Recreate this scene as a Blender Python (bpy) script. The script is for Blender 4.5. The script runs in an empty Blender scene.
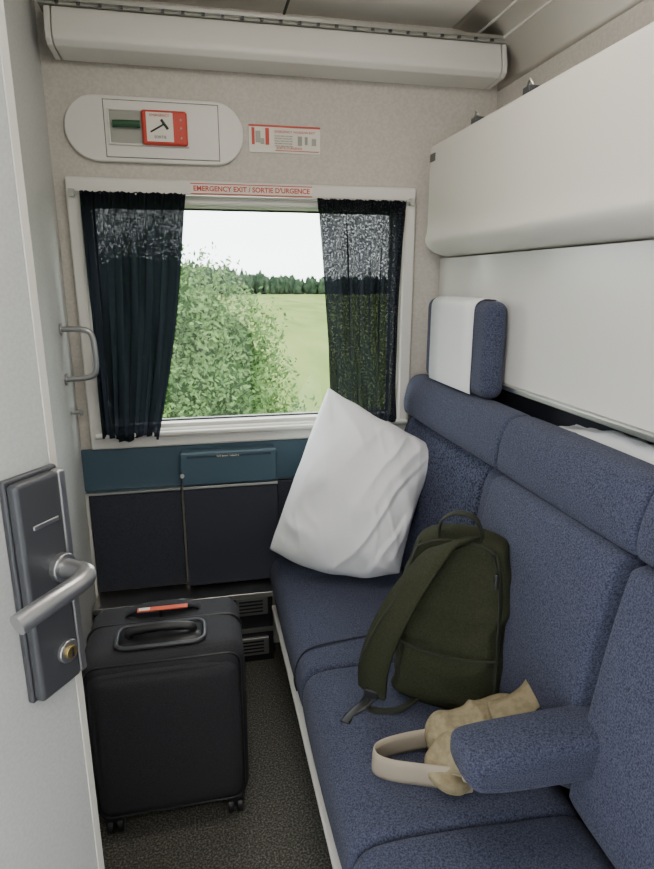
import bpy, bmesh, math, random
from mathutils import Vector, Matrix, noise
random.seed(7)
S=bpy.context.scene
# ---------------------------------------------------------------- materials
def mat(name,c,rough=.6,metal=0.0,c2=None,ns=60,lo=.4,hi=.6,bump=0.0,bs=200,detail=3,sheen=0,spec=None,stretch=None):
    m=bpy.data.materials.new(name); m.use_nodes=True
    nt=m.node_tree; b=nt.nodes['Principled BSDF']
    b.inputs['Base Color'].default_value=(*c,1); b.inputs['Roughness'].default_value=rough; b.inputs['Metallic'].default_value=metal
    if spec is not None: b.inputs['Specular IOR Level'].default_value=spec
    if sheen: b.inputs['Sheen Weight'].default_value=sheen; b.inputs['Sheen Roughness'].default_value=.5
    tc=nt.nodes.new('ShaderNodeTexCoord'); mp=nt.nodes.new('ShaderNodeMapping')
    nt.links.new(tc.outputs['Object'],mp.inputs['Vector'])
    if stretch: mp.inputs['Scale'].default_value=stretch
    if c2:
        n=nt.nodes.new('ShaderNodeTexNoise'); n.inputs['Scale'].default_value=ns; n.inputs['Detail'].default_value=detail
        r=nt.nodes.new('ShaderNodeValToRGB'); r.color_ramp.elements[0].position=lo; r.color_ramp.elements[1].position=hi
        r.color_ramp.elements[0].color=(*c,1); r.color_ramp.elements[1].color=(*c2,1)
        nt.links.new(mp.outputs[0],n.inputs['Vector']); nt.links.new(n.outputs[0],r.inputs[0]); nt.links.new(r.outputs[0],b.inputs['Base Color'])
    if bump:
        n2=nt.nodes.new('ShaderNodeTexNoise'); n2.inputs['Scale'].default_value=bs; n2.inputs['Detail'].default_value=3
        bp=nt.nodes.new('ShaderNodeBump'); bp.inputs['Strength'].default_value=bump; bp.inputs['Distance'].default_value=.004
        nt.links.new(mp.outputs[0],n2.inputs['Vector']); nt.links.new(n2.outputs[0],bp.inputs['Height']); nt.links.new(bp.outputs[0],b.inputs['Normal'])
    return m
M_wall=mat('speckled_laminate',(.50,.465,.415),.55,c2=(.56,.525,.475),ns=110,lo=.40,hi=.62,bump=.10,bs=150)
M_left=mat('grey_laminate',(.48,.49,.48),.5,c2=(.53,.54,.53),ns=120)
M_ceil=mat('ceiling_paint',(.86,.82,.76),.6)
M_white=mat('berth_paint',(.74,.71,.65),.42)
M_gloss=mat('glossy_panel',(.67,.66,.63),.2)
M_frame=mat('window_frame_paint',(.71,.69,.645),.4)
M_door=mat('door_laminate',(.45,.46,.46),.45,c2=(.49,.50,.50),ns=200,bump=.06,bs=250)
M_doortrim=mat('door_edge_trim',(.60,.58,.53),.4)
M_fab=mat('blue_seat_fabric',(.024,.029,.054),.95,c2=(.086,.096,.152),ns=300,lo=.34,hi=.66,bump=.6,bs=380,sheen=.06,spec=.2)
M_fabdot=mat('blue_dotted_fabric',(.020,.024,.044),.95,c2=(.076,.085,.138),ns=170,lo=.42,hi=.55,bump=.5,bs=300,spec=.2)
M_piping=mat('seat_piping',(.014,.016,.028),.8)
M_blue=mat('teal_blue_laminate',(.047,.090,.125),.45)
M_darkpanel=mat('dark_carpet_panel',(.024,.027,.040),.9,c2=(.040,.043,.060),ns=300,bump=.3,bs=300)
M_metal=mat('brushed_metal',(.60,.60,.58),.3,1.0)
M_satin=mat('satin_silver',(.40,.40,.41),.32,.9)
M_darkmetal=mat('dark_lock_plate',(.07,.073,.083),.4,.4)
M_black=mat('black_plastic',(.012,.012,.014),.4)
M_suit=mat('suitcase_nylon',(.022,.022,.027),.75,c2=(.040,.040,.048),ns=500,bump=.3,bs=600,spec=.3)
M_carpet=mat('speckled_carpet',(.038,.040,.036),1,c2=(.22,.20,.17),ns=180,lo=.43,hi=.76,bump=.8,bs=240)
M_olive=mat('olive_canvas',(.024,.027,.014),.9,c2=(.037,.040,.022),ns=300,bump=.4,bs=500,spec=.2)
M_olive2=mat('olive_webbing',(.020,.023,.013),.8,bump=.5,bs=700)
M_beige=mat('beige_nylon',(.235,.195,.112),.8,c2=(.30,.25,.15),ns=60,bump=.4,bs=300)
M_beige2=mat('beige_webbing',(.42,.36,.28),.85,bump=.6,bs=700)
M_pillow=mat('white_cotton',(.86,.865,.89),.9,bump=.08,bs=60)
M_cloth=mat('antimacassar_cloth',(.78,.785,.80),.9,bump=.3,bs=500)
M_red=mat('red_plastic',(.55,.05,.03),.5)
M_orange=mat('orange_tag',(.65,.10,.04),.5)
M_green=mat('green_handle',(.02,.08,.035),.4)
M_paper=mat('sign_paper',(.76,.72,.64),.6)
M_recess=mat('recess_grey',(.34,.34,.30),.5)
M_groove=mat('panel_groove_dark',(.10,.10,.095),.6)  # dark grey of the ceiling seam and panel outline
M_fillglow=bpy.data.materials.new('fill_panel_glow'); M_fillglow.use_nodes=True
b=M_fillglow.node_tree.nodes['Principled BSDF']; b.inputs['Emission Color'].default_value=(1,.93,.84,1); b.inputs['Emission Strength'].default_value=14  # glow of the added fill panels that brighten the interior
def curtain_mat(name,amt,tr,lo=.44,hi=.70,sc=120,mn=.06):
    m=bpy.data.materials.new(name); m.use_nodes=True
    nt=m.node_tree; nt.nodes.clear()
    o=nt.nodes.new('ShaderNodeOutputMaterial'); d=nt.nodes.new('ShaderNodeBsdfDiffuse'); t=nt.nodes.new('ShaderNodeBsdfTranslucent'); mx=nt.nodes.new('ShaderNodeMixShader')
    tp=nt.nodes.new('ShaderNodeBsdfTransparent'); m2=nt.nodes.new('ShaderNodeMixShader')
    d.inputs[0].default_value=(.012,.014,.020,1); t.inputs[0].default_value=tr; mx.inputs[0].default_value=.5
    tc=nt.nodes.new('ShaderNodeTexCoord'); n=nt.nodes.new('ShaderNodeTexNoise'); n.inputs['Scale'].default_value=sc; n.inputs['Detail'].default_value=1
    r=nt.nodes.new('ShaderNodeValToRGB'); r.color_ramp.elements[0].position=lo; r.color_ramp.elements[1].position=hi; r.color_ramp.elements[1].color=(amt,amt,amt,1); r.color_ramp.elements[0].color=(amt*mn,)*3+(1,)
    nt.links.new(tc.outputs['Object'],n.inputs['Vector']); nt.links.new(n.outputs[0],r.inputs[0]); nt.links.new(r.outputs[0],m2.inputs[0])
    nt.links.new(d.outputs[0],mx.inputs[1]); nt.links.new(t.outputs[0],mx.inputs[2]); nt.links.new(mx.outputs[0],m2.inputs[1]); nt.links.new(tp.outputs[0],m2.inputs[2]); nt.links.new(m2.outputs[0],o.inputs[0])
    return m
M_curtL=curtain_mat('navy_curtain_weave_dense',.030,(.012,.015,.021,1),.47,.66,150,.1)
M_curtR=curtain_mat('navy_curtain_weave',.080,(.016,.018,.024,1),.46,.66,150,.12)
M_glass=bpy.data.materials.new('window_glass'); M_glass.use_nodes=True
nt=M_glass.node_tree; nt.nodes.clear()
o=nt.nodes.new('ShaderNodeOutputMaterial'); tp=nt.nodes.new('ShaderNodeBsdfTransparent'); g=nt.nodes.new('ShaderNodeBsdfGlossy'); g.inputs['Roughness'].default_value=.02
mx=nt.nodes.new('ShaderNodeMixShader'); mx.inputs[0].default_value=.04; tp.inputs[0].default_value=(.93,.96,.94,1)
nt.links.new(tp.outputs[0],mx.inputs[1]); nt.links.new(g.outputs[0],mx.inputs[2]); nt.links.new(mx.outputs[0],o.inputs[0])

# ---------------------------------------------------------------- helpers
def link(ob,parent=None):
    S.collection.objects.link(ob)
    if parent is not None: ob.parent=parent
    return ob
def empty(name,loc=(0,0,0),rot=0):
    e=bpy.data.objects.new(name,None); e.location=loc; e.rotation_euler=(0,0,rot); e.empty_display_size=.05
    return link(e)
def mesh(name,v,f,m,parent=None,smooth=True):
    me=bpy.data.meshes.new(name); me.from_pydata([tuple(p) for p in v],[],f); me.update()
    bm=bmesh.new(); bm.from_mesh(me); bmesh.ops.recalc_face_normals(bm,faces=bm.faces); bm.to_mesh(me); bm.free()
    me.materials.append(m)
    if smooth:
        for p in me.polygons: p.use_smooth=True
    return link(bpy.data.objects.new(name,me),parent)
def bv(ob,w,seg=3):
    if w>0:
        md=ob.modifiers.new('bevel','BEVEL'); md.width=w; md.segments=seg; md.limit_method='ANGLE'; md.angle_limit=math.radians(35)
        wn=ob.modifiers.new('wn','WEIGHTED_NORMAL'); wn.keep_sharp=True
    return ob
BF=[(0,1,2,3),(7,6,5,4),(0,4,5,1),(1,5,6,2),(2,6,7,3),(3,7,4,0)]
def bverts(lo,hi):
    x0,y0,z0=lo;x1,y1,z1=hi
    return [(x0,y0,z0),(x1,y0,z0),(x1,y1,z0),(x0,y1,z0),(x0,y0,z1),(x1,y0,z1),(x1,y1,z1),(x0,y1,z1)]
def box(name,lo,hi,m,bevel=0,seg=3,parent=None):
    return bv(mesh(name,bverts(lo,hi),BF,m,parent,smooth=bevel>0),bevel,seg)
def boxes(name,L,m,bevel=0,seg=2,parent=None):
    v=[];f=[]
    for lo,hi in L:
        k=len(v); v+=bverts(lo,hi); f+=[tuple(i+k for i in q) for q in BF]
    return bv(mesh(name,v,f,m,parent,smooth=bevel>0),bevel,seg)
def extr(name,prof,axis,a0,a1,m,bevel=0,seg=3,parent=None):
    n=len(prof)
    P=(lambda p,a:(p[0],a,p[1])) if axis=='y' else (lambda p,a:(a,p[0],p[1]))
    v=[P(p,a0) for p in prof]+[P(p,a1) for p in prof]
    f=[tuple(range(n)),tuple(range(2*n-1,n-1,-1))]+[(i,(i+1)%n,n+(i+1)%n,n+i) for i in range(n)]
    return bv(mesh(name,v,f,m,parent),bevel,seg)
def chaikin(p,it=2,closed=True):
    for _ in range(it):
        q=[]
        for i in range(len(p)):
            a=Vector(p[i]);b=Vector(p[(i+1)%len(p)])
            q+=[a*.75+b*.25,a*.25+b*.75]
        p=q
    return p
def cushion(name,prof,y0,y1,m,r=.03,puff=.008,parent=None,it=3):
    p=[Vector(q) for q in chaikin(prof,it)]; n=len(p)
    area=sum(p[i].x*p[(i+1)%n].y-p[(i+1)%n].x*p[i].y for i in range(n)); s=1 if area>0 else -1
    nor=[]
    for i in range(n):
        t=p[(i+1)%n]-p[i-1]; nn=Vector((t.y,-t.x))*s; nn.normalize(); nor.append(nn)
    ys=[]; K=7
    for k in range(K+1):
        a=math.pi/2*k/K; ys.append((y0+r*(1-math.cos(a)), -r*(1-math.sin(a))))
    N=14
    for k in range(1,N):
        t=k/N; ys.append((y0+r+(y1-y0-2*r)*t, puff*math.sin(math.pi*t)**.6))
    for k in range(K,-1,-1):
        a=math.pi/2*k/K; ys.append((y1-r*(1-math.cos(a)), -r*(1-math.sin(a))))
    v=[];f=[]
    for (y,off) in ys:
        for i in range(n):
            q=p[i]+nor[i]*off; v.append((q.x,y,q.y))
    R=len(ys)
    for j in range(R-1):
        for i in range(n): f.append((j*n+i,j*n+(i+1)%n,(j+1)*n+(i+1)%n,(j+1)*n+i))
    f.append(tuple(range(n))); f.append(tuple((R-1)*n+i for i in range(n-1,-1,-1)))
    return mesh(name,v,f,m,parent)
def cat(pts,k=8,closed=False):
    P=[Vector(p) for p in pts]; n=len(P); out=[]
    rng=n if closed else n-1
    for i in range(rng):
        p0=P[(i-1)%n] if (closed or i>0) else P[0]; p1=P[i]; p2=P[(i+1)%n]; p3=P[(i+2)%n] if (closed or i+2<n) else P[-1]
        for j in range(k):
            t=j/k
            out.append(.5*((2*p1)+(p2-p0)*t+(2*p0-5*p1+4*p2-p3)*t*t+(3*p1-p0-3*p2+p3)*t**3))
    if not closed: out.append(P[-1])
    return out
def tube(name,pts,r,m,parent=None,closed=False,smooth=True,res=6):
    cu=bpy.data.curves.new(name,'CURVE'); cu.dimensions='3D'; cu.bevel_depth=r; cu.bevel_resolution=res; cu.use_fill_caps=True
    P=cat(pts,8,closed) if smooth else [Vector(p) for p in pts]
    sp=cu.splines.new('POLY'); sp.points.add(len(P)-1)
    for i,p in enumerate(P): sp.points[i].co=(*p,1)
    sp.use_cyclic_u=closed; cu.materials.append(m)
    return link(bpy.data.objects.new(name,cu),parent)
def ribbon(name,pts,wid,w,th,m,parent=None,closed=False):
    P=cat(pts,8,closed); n=len(P)
    W=cat(wid,8,closed) if isinstance(wid,list) else [Vector(wid)]*n
    v=[];f=[]
    for i,p in enumerate(P):
        t=(P[(i+1)%n] if (closed or i<n-1) else P[i])-(P[i-1] if (closed or i>0) else P[i])
        t.normalize(); a=W[i]-t*W[i].dot(t); a.normalize(); nn=t.cross(a)
        for sa,sb in ((-1,-1),(-.5,-1),(.5,-1),(1,-1),(1,1),(.5,1),(-.5,1),(-1,1)):
            k=1.0 if abs(sa)<1 else .5
            v.append(p+a*(sa*w/2)+nn*(sb*th/2*k))
    rng=n if closed else n-1
    for i in range(rng):
        j=(i+1)%n
        for k in range(8): f.append((i*8+k,i*8+(k+1)%8,j*8+(k+1)%8,j*8+k))
    if not closed: f+= [tuple(range(8)),tuple((n-1)*8+k for k in range(7,-1,-1))]
    return mesh(name,v,f,m,parent)
def cyl(name,c,axis,r,h,m,parent=None,bevel=0,seg=32):
    ax=Vector(axis).normalized(); q=ax.to_track_quat('Z','Y')
    v=[];f=[]
    for s in (-.5,.5):
        for i in range(seg):
            a=2*math.pi*i/seg; v.append(Vector(c)+q@Vector((r*math.cos(a),r*math.sin(a),s*h)))
    f=[tuple(range(seg)),tuple(range(2*seg-1,seg-1,-1))]+[(i,(i+1)%seg,seg+(i+1)%seg,seg+i) for i in range(seg)]
    ob=mesh(name,v,f,m,parent)
    return bv(ob,bevel or .0006,2)
def text(name,s,loc,size,m,parent=None,rot=(math.pi/2,0,0),off=0):
    cu=bpy.data.curves.new(name,'FONT'); cu.body=s; cu.size=size; cu.align_x='CENTER'; cu.align_y='CENTER'; cu.extrude=.0003; cu.offset=off
    cu.materials.append(m); ob=bpy.data.objects.new(name,cu); ob.location=loc; ob.rotation_euler=rot
    return link(ob,parent)

D=2.26
# ---------------------------------------------------------------- shell
box('floor',(-.9,-1.1,-.06),(1.3,D+.1,0),M_carpet)
boxes('ceiling',[((-.9,-1.1,2.36),(1.3,D+.1,2.42)),],M_ceil)
WX0,WX1,WZ0,WZ1=-.36,.77,.965,1.755
boxes('wall_window',[((-.7,D,0),(WX0,D+.1,2.36)),((WX1,D,0),(1.3,D+.1,2.36)),((WX0,D,0),(WX1,D+.1,WZ0)),((WX0,D,WZ1),(WX1,D+.1,2.36))],M_wall)
boxes('wall_left',[((-.7,1.35,0),(-.44,D,2.36)),((-.7,.2,0),(-.62,1.35,2.36))],M_left)
boxes('wall_right',[((1.12,.2,0),(1.3,D,2.36))],M_wall)
boxes('wall_back',[((.36,.12,0),(1.3,.2,2.36)),((-.9,.12,0),(-.58,.2,2.36)),((-.58,.12,2.12),(.36,.2,2.36))],M_left)
boxes('wall_corridor',[((-.9,-1.1,0),(1.3,-1.02,2.36))],M_left)
pr=[(1.12,2.36),(.93,2.36)]+[(.93+.19*math.sin(a),2.17+.19*math.cos(a)) for a in [math.pi/2*i/14 for i in range(1,15)]]
extr('trim_1',pr,'y',.2,D,M_ceil)
t2=empty('trim_2')
for k,t_ in enumerate((.30,.52)):
    a=t_*math.pi/2; x=.93+.188*math.sin(a); z=2.17+.188*math.cos(a)
    tube('cove_strip_%d'%k,[(x,.22,z),(x,D-.01,z)],.005,M_white,t2,smooth=False)
boxes('trim_3',[((.33,.25,2.356),(.338,D,2.36))],M_groove)

# overhead blind box
vb=empty('window_blind_box')
pr=[(2.255,2.285),(2.15,2.285),(2.142,2.278),(2.125,2.215),(2.128,2.192),(2.145,2.178),(2.255,2.172)]
extr('cover',pr,'x',-.375,1.065,M_frame,.004,2,vb)
extr('end_cap',pr,'x',1.068,1.085,M_frame,.003,2,vb)
extr('end_cap_far',pr,'x',-.395,-.378,M_frame,.003,2,vb)
box('rail',(-.41,2.125,2.292),(1.09,2.14,2.302),M_metal,0,parent=vb)
box('rail_gap',(-.41,2.14,2.286),(1.09,2.255,2.305),M_recess,0,parent=vb)
for i in range(24):
    x=-.36+i*.06
    box('clip_%d'%i,(x,2.128,2.285),(x+.01,2.136,2.292),M_darkmetal,parent=vb)

# ---------------------------------------------------------------- window
w=empty('window_1')
fx0,fx1,fz0,fz1=-.402,.81,.90,1.83
def ring(name,x0,x1,z0,z1,ix0,ix1,iz0,iz1,y0,y1,m,bev,par):
    v=[];f=[]
    for y in (y0,y1):
        v+=[(x0,y,z0),(x1,y,z0),(x1,y,z1),(x0,y,z1),(ix0,y,iz0),(ix1,y,iz0),(ix1,y,iz1),(ix0,y,iz1)]
    for i in range(4):
        j=(i+1)%4
        f+=[(i,j,4+j,4+i),(8+i,8+j,12+j,12+i),(i,j,8+j,8+i),(4+i,4+j,12+j,12+i)]
    return bv(mesh(name,v,f,m,par),bev,3)
ring('frame',fx0,fx1,fz0,fz1,WX0+.005,WX1-.005,WZ0+.005,WZ1-.005,D-.03,D+.002,M_frame,.010,w)
ring('inner_frame',WX0,WX1,WZ0,WZ1,WX0+.03,WX1-.03,WZ0+.02,WZ1-.01,D-.012,D+.08,M_frame,.006,w)
ring('gasket',WX0+.028,WX1-.028,WZ0+.018,WZ1-.008,WX0+.036,WX1-.036,WZ0+.026,WZ1-.016,D+.03,D+.045,M_black,.001,w)
box('glass',(WX0+.03,D+.036,WZ0+.02),(WX1-.03,D+.040,WZ1-.01),M_glass,parent=w)
box('sill_lip',(fx0+.02,D-.05,fz0+.045),(fx1-.01,D-.028,fz0+.062),M_frame,.006,parent=w)
tube('curtain_rod',[(fx0+.02,D-.045,1.778),(fx1-.02,D-.045,1.778)],.005,M_metal,w,smooth=False)
for k,x in enumerate((fx0+.022,fx1-.022)):
    box('rod_bracket_%d'%k,(x-.008,D-.055,1.765),(x+.008,D-.028,1.79),M_metal,.002,parent=w)
def curtain(name,xt0,xt1,xb0,xb1,zt,zb,folds,seed,m,mid=None):
    NX,NZ=200,70; v=[];f=[]
    for j in range(NZ+1):
        tz=j/NZ
        s=tz**.9
        x0=xt0+(xb0-xt0)*s; x1=xt1+(xb1-xt1)*s
        if mid: x1+=mid*math.sin(math.pi*tz)
        for i in range(NX+1):
            u=i/NX
            ph=u+.05*math.sin(3.1*tz+seed)+.06*noise.noise((u*4,tz*1.5,seed))
            amp=.008+.014*min(1,tz*3)
            y=D-.062+amp*math.sin(2*math.pi*folds*ph)*(.6+.9*noise.noise((u*5,tz*2,seed+5)))+.004*noise.noise((u*25,tz*5,seed))
            if tz<.05: y=D-.055+.5*(y-D+.055)+.006*math.sin(2*math.pi*folds*3*u)
            x=x0+(x1-x0)*u+.004*math.sin(2*math.pi*folds*2*u)
            z=zt+(zb-zt)*tz+ (0.010*math.sin(9*u+seed)*tz)+.003*math.sin(2*math.pi*folds*3*u)*(1-tz)
            v.append((x,y,z))
    for j in range(NZ):
        for i in range(NX):
            a=j*(NX+1)+i; f.append((a,a+1,a+NX+2,a+NX+1))
    return mesh(name,v,f,m)
curtain('curtain',-.354,-.016,-.352,-.160,1.782,.945,6,1.0,M_curtL,mid=.020)
curtain('curtain.001',.432,.762,.49,.752,1.778,.965,7,4.0,M_curtR,mid=-.020)

lb=empty('emergency_exit_label')
box('plate',(.0,D-.0325,1.785),(.42,D-.0305,1.820),M_paper,parent=lb)
boxes('border',[((.0,D-.0335,1.785),(.42,D-.0325,1.788)),((.0,D-.0335,1.817),(.42,D-.0325,1.820))],M_red,parent=lb)
text('lettering',"EMERGENCY EXIT / SORTIE D'URGENCE",(.21,D-.0335,1.8025),.0225,M_red,lb,off=.0006)
sg=empty('safety_sign')
box('plate',(.205,D-.004,1.93),(.455,D-.001,2.018),M_paper,.001,parent=sg)
boxes('pictogram_block',[((.262,D-.0055,1.955),(.275,D-.004,2.008)),((.215,D-.0055,1.955),(.225,D-.004,2.008)),((.295,D-.0055,1.937),(.45,D-.004,1.939)),((.205,D-.0055,2.012),(.455,D-.004,2.018))],M_red,parent=sg)
boxes('pictogram_dark',[((.228,D-.0065,1.962),(.245,D-.004,1.998)),((.245,D-.0065,1.957),(.258,D-.004,1.975)),((.375,D-.0065,1.956),(.39,D-.004,1.986)),((.40,D-.0065,1.96),(.41,D-.004,1.985)),((.425,D-.0065,1.958),(.44,D-.004,1.98))],M_recess,parent=sg)
text('title','EMERGENCY WINDOW EXIT',(.365,D-.0055,1.998),.011,M_red,sg)
for k in range(5): text('line_%d'%k,'pull handle and push glass'if k%2 else'remove rubber strip, push',(.325,D-.0055,1.985-k*.008),.006,M_black,sg)
text('footer','SORTIE D\'URGENCE',(.345,D-.0055,1.946),.010,M_red,sg)

# emergency hammer box
hb=empty('emergency_hammer_box')
cx,cz,hw,hh=-.10,1.98,.288,.10
pr=[]
for i in range(17):
    a=-math.pi/2+math.pi*i/16; pr.append((cx+hw-hh+hh*math.cos(a),cz+hh*math.sin(a)))
for i in range(17):
    a=math.pi/2+math.pi*i/16; pr.append((cx-hw+hh+hh*math.cos(a),cz+hh*math.sin(a)))
extr('cover_plate',pr,'y',D-.018,D-.001,M_frame,.006,3,hb)
box('door_panel',(-.262,D-.021,1.895),(.102,D-.016,2.065),M_frame,.002,parent=hb)
ring('panel_groove',-.264,.104,1.893,2.067,-.262,.102,1.895,2.065,D-.0190,D-.0175,M_groove,0,hb)
box('recess',(-.25,D-.0235,1.935),(-.0,D-.0205,2.035),M_recess,.001,parent=hb)
ring('recess_rim',-.252,.005,1.93,2.04,-.246,-.001,1.936,2.034,D-.028,D-.0205,M_frame,.002,hb)
box('red_holder',(-.145,D-.042,1.932),(.0,D-.023,2.038),M_red,.010,4,parent=hb)
box('holder_label',(-.13,D-.0435,1.942),(-.045,D-.0415,2.030),M_paper,.001,parent=hb)
tube('hammer_handle',[(-.235,D-.034,1.992),(-.20,D-.036,1.993),(-.15,D-.036,1.993)],.011,M_green,hb)
tube('hammer_pictogram_shaft',[(-.118,D-.0438,1.970),(-.072,D-.0438,1.996)],.0028,M_black,hb,smooth=False)
tube('hammer_pictogram_head',[(-.082,D-.0438,2.008),(-.062,D-.0438,1.980)],.0045,M_black,hb,smooth=False)
text('caption','EMERGENCY',(-.0875,D-.0445,2.020),.011,M_red,hb); text('caption_fr','SORTIE',(-.0875,D-.0445,1.955),.012,M_black,hb)
for k,z in enumerate((1.955,1.985,2.01)): cyl('screw_%d'%k,(-.02,D-.043,z),(0,1,0),.003,.003,M_recess,hb)

# ---------------------------------------------------------------- lower window wall panelling
box('trim_4',(-.44,D-.02,.742),(.80,D-.0005,.899),M_blue,.002)
tb=empty('fold_down_table')
box('table_leaf',(-.09,D-.085,.757),(.268,D-.021,.885),M_blue,.008,parent=tb)
box('latch',(-.065,D-.088,.865),(.245,D-.08,.875),mat('dark_teal',(.02,.045,.065),.5),.001,parent=tb)
text('table_text','fold down / rabattre',(.085,D-.0892,.870),.010,M_paper,tb)
cyl('hinge_knob',(-.085,D-.087,.80),(0,1,0),.008,.01,M_metal,tb)
wp=empty('wall_cabinet_panel')
box('panel_left',(-.425,D-.045,.34),(-.095,D-.001,.733),M_darkpanel,.004,parent=wp)
box('panel_right',(-.085,D-.07,.34),(.27,D-.001,.740),M_darkpanel,.006,parent=wp)
box('top_strip_left',(-.43,D-.052,.734),(-.095,D-.021,.742),M_metal,.001,parent=wp)
box('top_strip_right',(-.085,D-.077,.742),(.27,D-.021,.752),M_metal,.001,parent=wp)
box('side_strip',(-.438,D-.04,.02),(-.427,D-.001,.735),M_frame,.001,parent=wp)
box('trim_5',(.275,D-.018,.34),(.80,D-.001,.735),M_darkpanel,.004)
hv=empty('floor_heater_grille')
box('shelf',(-.43,D-.150,.305),(.235,D-.001,.327),M_metal,.002,parent=hv)
box('housing',(-.43,D-.11,.0),(.235,D-.001,.305),M_black,.002,parent=hv)
for r_,z0 in enumerate((.215,.035)):
    box('vent_plate_%d'%r_,(.09,D-.122,z0),(.215,D-.109,z0+.075),M_satin,.002,parent=hv)
    for k in range(4): box('slot_%d_%d'%(r_,k),(.102,D-.1235,z0+.012+k*.015),(.195,D-.121,z0+.019+k*.015),M_black,parent=hv)
box('vent_bar',(.0,D-.118,.135),(.235,D-.109,.15),M_satin,parent=hv)

# ---------------------------------------------------------------- grab handle on left wall
gh=empty('grab_handle')
tube('bar',[(-.44,2.12,1.345),(-.39,2.12,1.345),(-.355,2.12,1.338),(-.342,2.12,1.315),(-.338,2.12,1.26),(-.340,2.12,1.215),(-.353,2.12,1.19),(-.39,2.12,1.182),(-.44,2.12,1.18)],.0095,M_satin,gh)
for k,z in enumerate((1.345,1.18)): cyl('flange_%d'%k,(-.4365,2.12,z),(1,0,0),.020,.006,M_satin,gh)
ch=empty('coat_hook')
cyl('stem',(-.425,2.15,1.06),(1,0,0),.006,.03,M_satin,ch); cyl('knob',(-.408,2.15,1.06),(1,0,0),.012,.008,M_satin,ch,.002)

# ---------------------------------------------------------------- folded upper berth + lower panel
ub=empty('folded_upper_berth')
pr=[(1.10,1.965),(.855,1.965),(.848,1.958),(.846,1.93),(.846,1.70),(.843,1.668),(.838,1.65),(.839,1.636),(.850,1.618),(.872,1.602),(.90,1.592),(.925,1.586),(1.10,1.582)]
extr('shell',pr,'y',.21,2.205,M_white,.004,2,ub)
for k in range(4): box('vent_slot_%d'%k,(.842,2.15,1.930-k*.007),(.8465,2.195,1.933-k*.007),M_black,parent=ub)
for k,y in enumerate((1.87,1.56)):
    box('latch_%d'%k,(.86,y,1.965),(.90,y+.035,1.985),M_darkmetal,.003,parent=ub)
    tube('latch_loop_%d'%k,[(.87,y,1.985),(.865,y+.01,2.00),(.87,y+.03,1.985)],.003,M_metal,ub)
box('lower_berth_panel',(.92,.21,1.19),(.96,2.252,1.581),M_gloss,.003)  # glossy lower panel below the folded berth
box('trim_7',(.905,.21,1.176),(.96,2.252,1.19),M_metal,.002)
box('trim_8',(1.0,.21,.0),(1.11,2.25,1.579),M_darkpanel)
v=[];f=[];NX=140
for i in range(NX+1):
    y=.25+1.15*i/NX
    hgt=.030+.018*noise.noise((y*7,3,1))+.008*noise.noise((y*22,0,2))-.03*max(0,(y-1.15)/.25)
    for j in range(9):
        a=math.pi*j/8
        v.append((.952-.032*math.cos(a)+.006*noise.noise((y*10,j,7)),y,1.125+hgt*math.sin(a)+.006*noise.noise((y*18,j*.8,2))))
for i in range(NX):
    for j in range(8): a=i*9+j; f.append((a,a+1,a+10,a+9))
f.append(tuple(range(9)))
mesh('folded_bedding',v,f,M_pillow)

# ---------------------------------------------------------------- bench
bs=empty('bench_seat')
Y=[.215,.905,1.455,2.235]
seatp=[(.285,.262),(.244,.280),(.232,.34),(.240,.405),(.28,.437),(.42,.437),(.60,.425),(.76,.41),(.76,.262)]
lowb=[(.712,.40),(.735,.55),(.772,.80),(.800,.985),(.90,.985),(.90,.40)]
lowm=[(.690,.43),(.700,.55),(.732,.80),(.762,.955),(.775,.985),(.90,.985),(.90,.43)]
bol=[(.815,.985),(.787,.99),(.783,1.04),(.797,1.105),(.818,1.138),(.86,1.145),(.90,1.135),(.905,.985)]
for k in range(3):
    y0,y1=Y[k]+.002,Y[k+1]-.002
    cushion('seat_cushion_%d'%k,seatp,y0,y1,M_fab,.020,.005,bs,it=2)
    cushion('bolster_%d'%k,bol,y0,y1,M_fab,.012,.002,bs,it=2)
    if k==2: cushion('backrest_%d'%k,lowb,y0+.085,y1,M_fabdot,.012,.004,bs,it=2)
    else: cushion('backrest_%d'%k,lowm,y0+(.015 if k else 0),y1-.012,M_fab,.016,.006,bs,it=2)
cushion('backrest_infill',[(p[0]+.004,p[1]) for p in lowb],1.40,1.538,M_fab,.008,.0,bs,it=2)
pp=[]
for x,z in ((.236,.30),(.229,.345),(.243,.405),(.285,.438),(.42,.4425),(.60,.432),(.70,.425)): pp.append((x,1.545+.06*(max(0,x-.22)/.48)**1.2,z+.001))
tube('piping',pp,.0028,M_piping,bs)
ar=[(.445,.61),(.447,.585),(.48,.557),(.66,.550),(.82,.550),(.82,.655),(.66,.655),(.48,.650),(.447,.638)]
cushion('armrest',ar,.830,.945,M_fab,.026,.002,bs,it=3)
box('armrest_bracket',(.76,.86,.565),(.84,.925,.64),M_piping,.01,parent=bs)
box('base_panel',(.30,.215,.0),(.90,2.235,.25),M_darkpanel,.003,parent=bs)
box('base_trim',(.228,.215,.248),(.31,2.12,.262),M_frame,.003,parent=bs)
box('back_shell',(.90,.215,.25),(.915,2.235,1.11),M_left,.002,parent=bs)

# ---------------------------------------------------------------- headrest
hr=empty('headrest')
box('pad',(.830,1.645,1.147),(.905,2.145,1.44),M_fab,.034,8,parent=hr)
box('mount',(.895,1.78,1.20),(.919,2.02,1.40),M_black,.003,parent=hr)
ribbon('headrest_cover',[(.9085,1.905,1.40),(.902,1.905,1.437),(.885,1.905,1.4445),(.853,1.905,1.4435),(.830,1.905,1.425),(.8265,1.905,1.38),(.8265,1.905,1.28),(.8265,1.905,1.18),(.829,1.905,1.152)],(0,1,0),.345,.003,M_cloth,hr)

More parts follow.
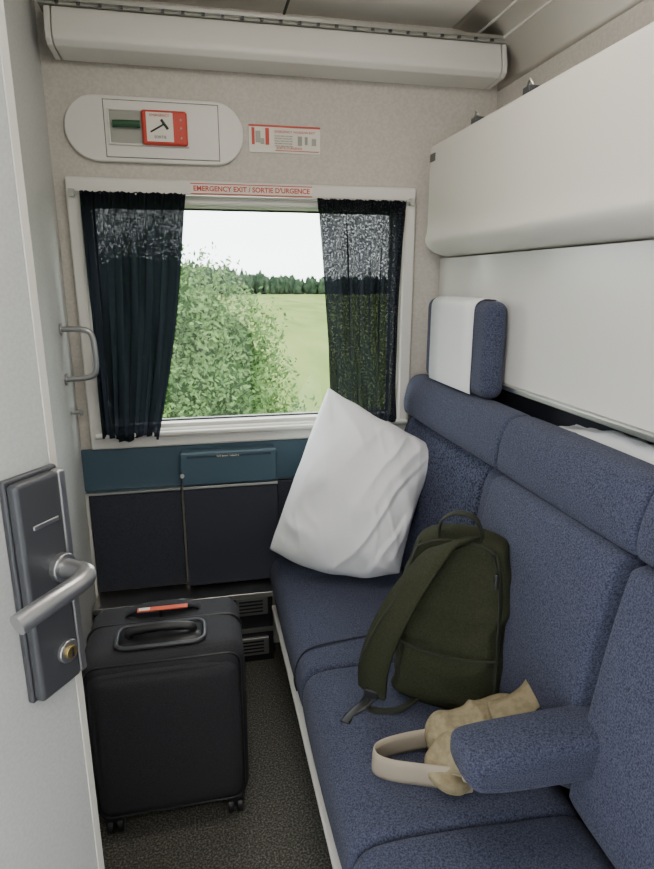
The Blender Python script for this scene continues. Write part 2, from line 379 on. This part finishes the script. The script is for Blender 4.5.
# ---------------------------------------------------------------- pillow
def pillow(name,TL,TR,BR,BL,nrm,front,back,m,seed=0):
    N=130; nrm=Vector(nrm).normalized(); TL,TR,BR,BL=map(Vector,(TL,TR,BR,BL))
    v=[];f=[];idx={}
    def rid(q,p=2.0): return max(0,1-math.sqrt(noise.noise(q)**2+.004)*2.4)**p
    def pos(u,w,side):
        pu=.05*math.sin(math.pi*w); pw=.04*math.sin(math.pi*u)
        uu=u+(.5-u)*pu*2*abs(2*u-1)**2; ww=w+((.5-w)*pw*2*abs(2*w-1)**2 if w>.5 else 0)
        p=(BL*(1-uu)+BR*uu)*(1-ww)+(TL*(1-uu)+TR*uu)*ww
        p=p+Vector((-.012,0,-.050))*math.sin(math.pi*u)**.8*(1-w)**3+Vector((-.030,0,0))*math.sin(math.pi*w)*(1-u)**3+Vector((.012,0,.012))*math.sin(math.pi*u)*w**3
        e=(max(0,1-abs(2*u-1)**2.6)*max(0,1-abs(2*w-1)**2.6))
        t=e**.48
        warp=Vector((noise.noise((u*1.6,w*1.6,seed)),noise.noise((u*1.6,w*1.6,seed+9)),0))*.5
        q1=Vector(((u*.8+w*1.0)*2.4,(w-u)*.7,seed))+warp
        q2=Vector(((u*1.1-w*.5)*4.0,(w+u)*.8,seed+4+side))+warp
        q3=Vector(((u*.9+w*.6)*6.5,(w-u*.6)*1.8,seed+2))+warp*1.6
        cr=math.sin(math.atan2(w+.05,1.05-u)*15+3*warp.x)*math.exp(-3.0*math.hypot(1-u,w))
        cl=math.sin(math.atan2(1.05-w,u+.05)*13)*math.exp(-3.5*math.hypot(u,1-w))
        ct=math.sin(math.atan2(1.05-w,1.05-u)*13)*math.exp(-4*math.hypot(1-u,1-w))
        h=(front if side>0 else back)*t + (.028*(rid(q1)-.3)+.015*(rid(q2)-.3)+.006*(rid(q3)-.3)+.012*cr+.010*cl+.008*ct)*min(1,e*3)*(1 if side>0 else .3)
        return p+nrm*h*side + Vector((0,0,.008*noise.noise((u*6,w*6,seed))))
    for side in (1,-1):
        for j in range(N+1):
            for i in range(N+1):
                ed=i in(0,N) or j in(0,N)
                if side<0 and ed: idx[(side,i,j)]=idx[(1,i,j)]; continue
                idx[(side,i,j)]=len(v); v.append(pos(i/N,j/N,side))
    for side in (1,-1):
        for j in range(N):
            for i in range(N):
                q=(idx[(side,i,j)],idx[(side,i+1,j)],idx[(side,i+1,j+1)],idx[(side,i,j+1)])
                f.append(q if side>0 else q[::-1])
    return mesh(name,v,f,m)
pillow('pillow',(.455,2.12,1.120),(.850,2.00,.895),(.668,1.88,.475),(.215,2.02,.55),(-.12,-1,.25),.145,.05,M_pillow,3.0)

# ---------------------------------------------------------------- backpack
bp=empty('backpack',(.606,1.285,.437),math.radians(-34))
H=.455
v=[];f=[];A=64;B=48
def sgp(a,p): return math.copysign(abs(a)**p,a)
def bprof(t):
    w=.143*(1-.08*t); d=.090*(1-.25*t)
    w*=1-.24*max(0,(t-.60)/.40)**2.2; d*=1-.25*max(0,(t-.6)/.4)**2
    k=1
    if t<.07: k=.80+.20*math.sin(math.pi/2*t/.07)
    if t>.90: k=math.cos(math.pi/2*((t-.90)/.10)**1.3*.97)**.6
    return w*k,d*k
for j in range(B+1):
    t=j/B; wd,dp=bprof(t)
    for i in range(A):
        th=2*math.pi*i/A; e=2/3.6
        x=wd*sgp(math.cos(th),e); y=dp*sgp(math.sin(th),e); z=H*t
        n1=noise.noise((x*14,y*14,z*9))*.008+ (max(0,1-abs(noise.noise((x*7+3,y*7,z*12)))*2.5)**2)*.009
        k=1+n1/.1
        v.append((x*k,y*k+.05*t,z-.012*max(0,-x)/.14*t))
for j in range(B):
    for i in range(A): f.append((j*A+i,j*A+(i+1)%A,(j+1)*A+(i+1)%A,(j+1)*A+i))
f.append(tuple(range(A))); f.append(tuple(B*A+i for i in range(A-1,-1,-1)))
mesh('body',v,f,M_olive,bp)
for s in (-1,1):
    pts=[]
    for t in (.03,.2,.4,.6,.75,.86,.93):
        wd,dp=bprof(t); pts.append((s*wd*.86,-dp*.92+.05*t,H*t))
    tube('seam_%d'%(s+1),pts,.0035,M_olive2,bp)
tube('seam_top',[(-.095,-.016,.412),(-.04,-.018,.437),(.04,-.018,.441),(.095,-.016,.42)],.0035,M_olive2,bp)
tube('seam_pocket',[(-.118,-.078,.17),(-.05,-.090,.165),(.05,-.090,.165),(.118,-.078,.17)],.003,M_olive2,bp)
ribbon('zip_flap',[(.118,-.06,.10),(.119,-.045,.25),(.108,-.02,.37),(.08,.0,.425)],(-.3,-1,.2),.022,.004,M_olive2,bp)
box('zip_pull',(.100,-.060,.35),(.108,-.050,.39),M_black,.002,parent=bp)
ribbon('grab_loop',[(-.05,.02,.425),(-.045,.01,.475),(-.01,0,.507),(.035,0,.503),(.055,.01,.465),(.055,.02,.425)],(0,1,.0),.028,.006,M_olive2,bp)
ribbon('shoulder_strap',[(.02,-.01,.440),(-.03,-.070,.430),(-.085,-.125,.350),(-.135,-.15,.24),(-.165,-.15,.13),(-.172,-.135,.045)],[(1,.2,.5),(1,.0,.6),(.9,-.1,.6),(.9,-.2,.4),(1,-.2,.1),(1,-.3,0)],.080,.018,M_olive,bp)
for s_ in (-1,1):
    tube('strap_edge_%d'%(s_+1),[(.02+s_*.036,-.01,.440+s_*.02),(-.03+s_*.032,-.078,.430+s_*.02),(-.085+s_*.030,-.133,.350+s_*.022),(-.135+s_*.033,-.158,.24+s_*.014),(-.165+s_*.036,-.158,.13)],.003,M_olive2,bp)
ribbon('strap_webbing',[(-.172,-.135,.05),(-.180,-.150,.015),(-.155,-.15,.005),(-.10,-.125,.008),(-.06,-.06,.02)],(.2,-1,.1),.026,.003,M_olive2,bp)
box('strap_buckle',(-.190,-.152,.035),(-.152,-.132,.06),M_black,.004,parent=bp)
ribbon('loose_webbing',[(-.17,-.145,.04),(-.19,-.155,.015),(-.21,-.185,.004),(-.215,-.22,.0045)],(1,-.3,0),.026,.003,M_black,bp)

# ---------------------------------------------------------------- belt bag
bb=empty('belt_bag')
def blob(name,path,rad,m,par,seed=0,amp=.012,flat=1.0,fz=8):
    P=cat(path,10); n=len(P); v=[];f=[];A=48
    R=cat([(r,r,0) for r in rad],10)
    for i,p in enumerate(P):
        t=(P[min(i+1,n-1)]-P[max(i-1,0)]).normalized(); a=t.cross(Vector((0,0,1))).normalized(); b2=a.cross(t)
        e=min(i,n-1-i)/7; k=math.sqrt(max(0.02,1-(1-min(1,e))**2))
        for j in range(A):
            th=2*math.pi*j/A; c,s=math.cos(th),math.sin(th)
            q=p+(a*sgp(c,.6)*flat+b2*sgp(s,.6))*R[i].x*k
            wv=Vector((q.x*11+q.z*10,q.y*3,q.z*fz-q.x*3))+Vector((seed,noise.noise(q*6)*.8,0))
            d=(max(0,1-math.sqrt(noise.noise(wv)**2+.003)*2.2)**2-.4)*amp
            v.append(q+(a*c+b2*s)*d*k)
    for i in range(n-1):
        for j in range(A): f.append((i*A+j,i*A+(j+1)%A,(i+1)*A+(j+1)%A,(i+1)*A+j))
    f.append(tuple(range(A))); f.append(tuple((n-1)*A+j for j in range(A-1,-1,-1)))
    return mesh(name,v,f,m,par)
blob('pouch',[(.460,1.085,.482),(.51,1.075,.492),(.58,1.075,.502),(.645,1.08,.517),(.695,1.085,.540)],[.034,.047,.049,.048,.036],M_beige,bb,1,.012,.95)
blob('flap',[(.560,1.032,.530),(.510,1.015,.515),(.480,1.003,.488),(.482,.993,.464),(.53,.983,.452)],[.012,.022,.024,.020,.014],M_beige,bb,5,.006,2.0)
ribbon('hip_wing',[(.60,1.05,.555),(.65,1.04,.572),(.70,1.05,.590),(.735,1.075,.600)],(0,1,.3),.060,.008,M_beige,bb)
ribbon('belt_strap',[(.57,.968,.466),(.48,.983,.469),(.41,1.006,.470),(.355,1.030,.470),(.332,1.055,.470),(.345,1.082,.470),(.40,1.095,.470),(.48,1.098,.470)],(0,-.15,1),.066,.007,M_beige2,bb)
box('belt_slider',(.500,.964,.438),(.525,.983,.502),M_beige2,.003,parent=bb)
tube('zip_cord',[(.47,1.03,.512),(.52,1.02,.536),(.59,1.03,.548),(.65,1.04,.566)],.003,M_beige2,bb)

# ---------------------------------------------------------------- suitcase
sc=empty('suitcase')
x0,x1,y0,y1,z0,z1=-.345,.076,1.425,1.715,.055,.560
def softbox(name,lo,hi,r,puff,m,par,seed=0):
    bm=bmesh.new(); bmesh.ops.create_cube(bm,size=2); bmesh.ops.subdivide_edges(bm,edges=bm.edges,cuts=22,use_grid_fill=True)
    lo=Vector(lo);hi=Vector(hi);c=(lo+hi)/2;h=(hi-lo)/2
    for q in bm.verts:
        u=q.co.copy()
        def wr(a): return math.copysign(abs(a)**.8,a)
        p=Vector((wr(u.x)*h.x,wr(u.y)*h.y,wr(u.z)*h.z))
        inn=Vector([max(-(h[i]-r),min(h[i]-r,p[i])) for i in range(3)])
        dv=p-inn
        if dv.length>1e-6:
            n_=dv.normalized(); p=inn+n_*r
            b_=[1-u[i]**2 for i in range(3)]
            k=puff*max(b_[0]*b_[1]*(abs(u.z)>.99),b_[1]*b_[2]*(abs(u.x)>.99),b_[0]*b_[2]*(abs(u.y)>.99))
            p+=n_*(k + .003*noise.noise(p*9+Vector((seed,0,0)))*(1 if k>0 else .4))
        q.co=c+p
    me=bpy.data.meshes.new(name); bm.to_mesh(me); bm.free(); me.materials.append(m)
    for p in me.polygons: p.use_smooth=True
    return link(bpy.data.objects.new(name,me),par)
softbox('body',(x0,y0,z0),(x1,y1,z1),.042,.006,M_suit,sc,1)
softbox('front_panel',(x0+.020,y0-.018,z0+.025),(x1-.020,y0+.05,z1-.040),.032,.008,M_suit,sc,5)
def rrect(x0,x1,z0,z1,r,n=6):
    o=[]
    for cx_,cz_,a0 in ((x1-r,z1-r,0),(x0+r,z1-r,90),(x0+r,z0+r,180),(x1-r,z0+r,270)):
        for i in range(n+1):
            a=math.radians(a0+90*i/n); o.append((cx_+r*math.cos(a),cz_+r*math.sin(a)))
    return o
tube('zip_front',[(a,y0+.006,b_) for a,b_ in rrect(x0+.012,x1-.012,z0+.012,z1-.022,.035)],.0035,M_black,sc,closed=True,smooth=False)
tube('zip_main',[(a,y0+.16,b_) for a,b_ in rrect(x0-.001,x1+.001,z0,z1+.003,.042)],.004,M_black,sc,closed=True,smooth=False)
pr=rrect(-.255,-.025,1.455,1.562,.03)
pv=[(a,b_,z1-.002) for a,b_ in pr]; n_=len(pr)
mesh('handle_plate',pv+[(a,b_,z1+.009) for a,b_ in pr],[tuple(range(n_)),tuple(range(2*n_-1,n_-1,-1))]+[(i,(i+1)%n_,n_+(i+1)%n_,n_+i) for i in range(n_)],M_black,sc)
tube('handle_rim',[(a,b_,z1+.009) for a,b_ in pr],.006,M_darkmetal,sc,closed=True,smooth=False)
tube('telescopic_grip',[(-.225,1.510,z1+.010),(-.215,1.510,z1+.024),(-.14,1.510,z1+.030),(-.065,1.510,z1+.024),(-.055,1.510,z1+.010)],.012,M_black,sc)
ribbon('carry_handle',[(-.245,1.635,z1-.002),(-.225,1.635,z1+.018),(-.14,1.635,z1+.028),(-.055,1.635,z1+.018),(-.035,1.635,z1-.002)],(0,1,0),.034,.010,M_suit,sc)
box('luggage_tag',(-.21,1.594,z1+.030),(-.070,1.614,z1+.034),M_orange,.0015,parent=sc)
box('luggage_tag_paper',(-.205,1.597,z1+.0335),(-.175,1.611,z1+.035),M_paper,.0005,parent=sc)
box('luggage_tag_strap',(-.15,1.60,z1-.002),(-.14,1.612,z1+.031),M_black,.001,parent=sc)
tube('telescopic_arm',[(-.20,1.68,z1+.006),(-.08,1.68,z1+.006)],.006,M_satin,sc,smooth=False)
for k,(x,y) in enumerate(((x0+.050,y0+.03),(x1-.040,y0+.03),(x0+.050,y1-.04),(x1-.040,y1-.04))):
    cyl('wheel_a_%d'%k,(x-.013,y,.028),(1,0,0),.028,.017,M_black,sc,.003)
    cyl('wheel_b_%d'%k,(x+.013,y,.028),(1,0,0),.028,.017,M_black,sc,.003)
    box('caster_%d'%k,(x-.024,y-.020,.036),(x+.024,y+.020,.066),M_black,.006,parent=sc)
    cyl('hub_%d'%k,(x,y,.028),(1,0,0),.008,.046,M_darkmetal,sc)

# ---------------------------------------------------------------- door
W=.62; ang=math.radians(57)
fe=Vector((-.193,.813,0)); d=Vector((math.cos(ang),math.sin(ang),0))
dr=empty('door_1',tuple(fe-d*W),ang)
box('leaf',(0,0,.02),(W,.038,2.10),M_door,.003,parent=dr)
box('edge_strip',(W-.001,.002,.02),(W+.004,.036,2.10),M_doortrim,.001,parent=dr)
box('edge_face_strip',(W-.009,-.0015,.02),(W+.003,.002,2.10),M_doortrim,.001,parent=dr)
px1=W-.008; px0=px1-.080
box('lock_plate_base',(px0-.002,-.010,.966),(px1+.001,0,1.270),M_darkmetal,.003,parent=dr)
box('lock_plate',(px0,-.026,.970),(px1-.012,-.009,1.266),M_darkmetal,.006,4,parent=dr)
box('lock_plate_silver',(px1-.0125,-.0245,.970),(px1+.001,-.009,1.266),M_satin,.004,3,parent=dr)
box('card_slot',(px0+.018,-.028,1.203),(px1-.022,-.0255,1.209),M_satin,.001,parent=dr)
cyl('lever_rose',(px1-.028,-.030,1.14),(0,1,0),.019,.012,M_satin,dr,.002)
tube('lever_neck',[(px1-.028,-.026,1.14),(px1-.028,-.060,1.14),(px1-.034,-.074,1.14),(px1-.053,-.080,1.139),(px1-.09,-.078,1.136),(px1-.138,-.070,1.128)],.0125,M_satin,dr)
cyl('key_cylinder',(px1-.034,-.028,1.02),(0,1,0),.016,.008,M_satin,dr,.002)
cyl('key_core',(px1-.034,-.033,1.02),(0,1,0),.009,.006,mat('brass',(.5,.38,.15),.35,1),dr,.001)
box('key_slot',(px1-.0355,-.037,1.014),(px1-.0325,-.0355,1.026),M_black,parent=dr)

# ---------------------------------------------------------------- added fill light: unseen glowing panels over cabin and corridor
def fill_panel(name,x,y,w_,h_):
    e=empty(name)
    box('housing',(x-w_/2-.01,y-h_/2-.01,2.345),(x+w_/2+.01,y+h_/2+.01,2.3595),M_white,.004,parent=e)
    box('glow_box',(x-w_/2,y-h_/2,2.285),(x+w_/2,y+h_/2,2.346),M_fillglow,.01,parent=e)
fill_panel('ceiling_fill',.25,1.15,.6,.26)
fill_panel('ceiling_fill.001',.1,-.5,.9,.3)

# ---------------------------------------------------------------- exterior
GZ=-2.0
M_field=mat('wheat_field',(.110,.155,.045),.95,c2=(.18,.225,.080),ns=.35,lo=.3,hi=.7,stretch=(1,.22,1),detail=8,spec=0)
M_grass=mat('verge_grass',(.05,.10,.02),.95,c2=(.10,.17,.045),ns=3,spec=0)
M_leaf=mat('bush_leaves',(.040,.088,.020),.8,c2=(.100,.175,.050),ns=4,spec=.2)
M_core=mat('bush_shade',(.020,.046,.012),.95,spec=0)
M_trees=mat('tree_foliage',(.018,.034,.021),.95,c2=(.043,.068,.038),ns=.8,spec=0)
M_bark=mat('bark',(.08,.06,.04),.9)
box('field',(-400,14,GZ-.5),(500,178,GZ),M_field)
box('verge',(-60,2.6,GZ-.6),(60,14,GZ-.02),M_grass)
box('ground',(-600,178,GZ-.6),(800,900,GZ-.05),M_field)
def lumps(name,L,m,amp=.25,sub=3,zmin=GZ+.003):
    v=[];f=[]
    for (c,r) in L:
        bm=bmesh.new(); bmesh.ops.create_icosphere(bm,subdivisions=sub,radius=1)
        k=len(v)
        for q in bm.verts:
            s=1+amp*noise.noise(q.co*2.5+Vector(c))+amp*.6*noise.noise(q.co*6+Vector(c))
            v.append((c[0]+q.co.x*r[0]*s,c[1]+q.co.y*r[1]*s,max(zmin,c[2]+q.co.z*r[2]*s)))
        f+=[tuple(x.index+k for x in fc.verts) for fc in bm.faces]; bm.free()
    return mesh(name,v,f,m)
L=[]
x=-60
while x<130:
    hgt=3.1+3.4*max(0,min(1,(28-x)/32))+random.uniform(-.7,.8)
    r=random.uniform(.6,1.5)
    L.append(((x,160+random.uniform(-3,6),GZ+hgt*.5),(r,r,hgt*.52+.5))); x+=random.uniform(.3,.75)
lumps('tree_line',L,M_trees,.6,2)
blobs=[((-1.3,6.6,-.1),1.75),((-.35,6.4,.15),1.30),((.10,6.3,-.50),1.20),((.60,6.2,-1.05),1.05),((.02,6.6,.66),.84),((-.5,6.5,1.0),.95),((1.05,6.3,-1.5),.75),((-2.4,6.6,.2),1.6)]
v=[];f=[]
for (c,r) in blobs:
    n_=int(8500*r*r)
    for _ in range(n_):
        q=Vector((random.gauss(0,1),random.gauss(0,1),random.gauss(0,1))).normalized()
        if q.y>.4: continue
        s=1+.30*noise.noise(q*3+Vector(c)*2)+.28*noise.noise(q*9+Vector(c)*2)
        p=Vector(c)+q*r*s*random.uniform(.76,1.01)
        if p.z<GZ+.05: continue
        a=Vector((random.uniform(-1,1),random.uniform(-1,1),random.uniform(-1,1))).normalized(); b_=a.orthogonal().normalized()
        b_=(b_+Vector((random.uniform(-.5,.5),random.uniform(-.5,.5),0))).normalized()
        l=random.uniform(.018,.038); wd=l*.5; k=len(v)
        v+=[p-a*l,p+b_*wd,p+a*l,p-b_*wd]; f.append((k,k+1,k+2,k+3))
me=bpy.data.meshes.new('leaves'); me.from_pydata([tuple(p) for p in v],[],f); me.materials.append(M_leaf)
bu=empty('bush'); link(bpy.data.objects.new('leaves',me),bu)
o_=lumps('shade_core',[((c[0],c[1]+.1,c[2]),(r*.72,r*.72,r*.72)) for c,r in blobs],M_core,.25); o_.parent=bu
for k in range(7):
    xx=-1.6+k*.33; tube('stem_%d'%k,[(xx*.6,6.5,GZ+.03),(xx,6.5,-1.2),(xx*1.1,6.5,-.3)],.03,M_bark,bu)
# world
wd_=bpy.data.worlds.new('overcast_sky'); S.world=wd_; wd_.use_nodes=True
nt=wd_.node_tree; bg=nt.nodes['Background']
tc=nt.nodes.new('ShaderNodeTexCoord'); n=nt.nodes.new('ShaderNodeTexNoise'); n.inputs['Scale'].default_value=2.5; n.inputs['Detail'].default_value=4
mp=nt.nodes.new('ShaderNodeMapping'); mp.inputs['Scale'].default_value=(1,1,4)
r=nt.nodes.new('ShaderNodeValToRGB'); r.color_ramp.elements[0].color=(.86,.90,.95,1); r.color_ramp.elements[1].color=(1,1,1,1); r.color_ramp.elements[0].position=.3; r.color_ramp.elements[1].position=.65
nt.links.new(tc.outputs['Generated'],mp.inputs[0]); nt.links.new(mp.outputs[0],n.inputs['Vector']); nt.links.new(n.outputs[0],r.inputs[0]); nt.links.new(r.outputs[0],bg.inputs[0])
bg.inputs[1].default_value=8.0

# ---------------------------------------------------------------- camera
yaw,pit=math.radians(12),math.radians(14.4)
F=Vector((math.sin(yaw)*math.cos(pit),math.cos(yaw)*math.cos(pit),-math.sin(pit)))
R=Vector((math.cos(yaw),-math.sin(yaw),0)); U=R.cross(F)
cam=bpy.data.cameras.new('camera'); co=bpy.data.objects.new('camera',cam); S.collection.objects.link(co)
mt=Matrix((R,U,-F)).transposed().to_4x4(); mt.translation=Vector((0,0,1.5)); co.matrix_world=mt
cam.sensor_width=36; cam.lens=600*36/869; cam.clip_start=.02; cam.clip_end=2000
S.camera=co
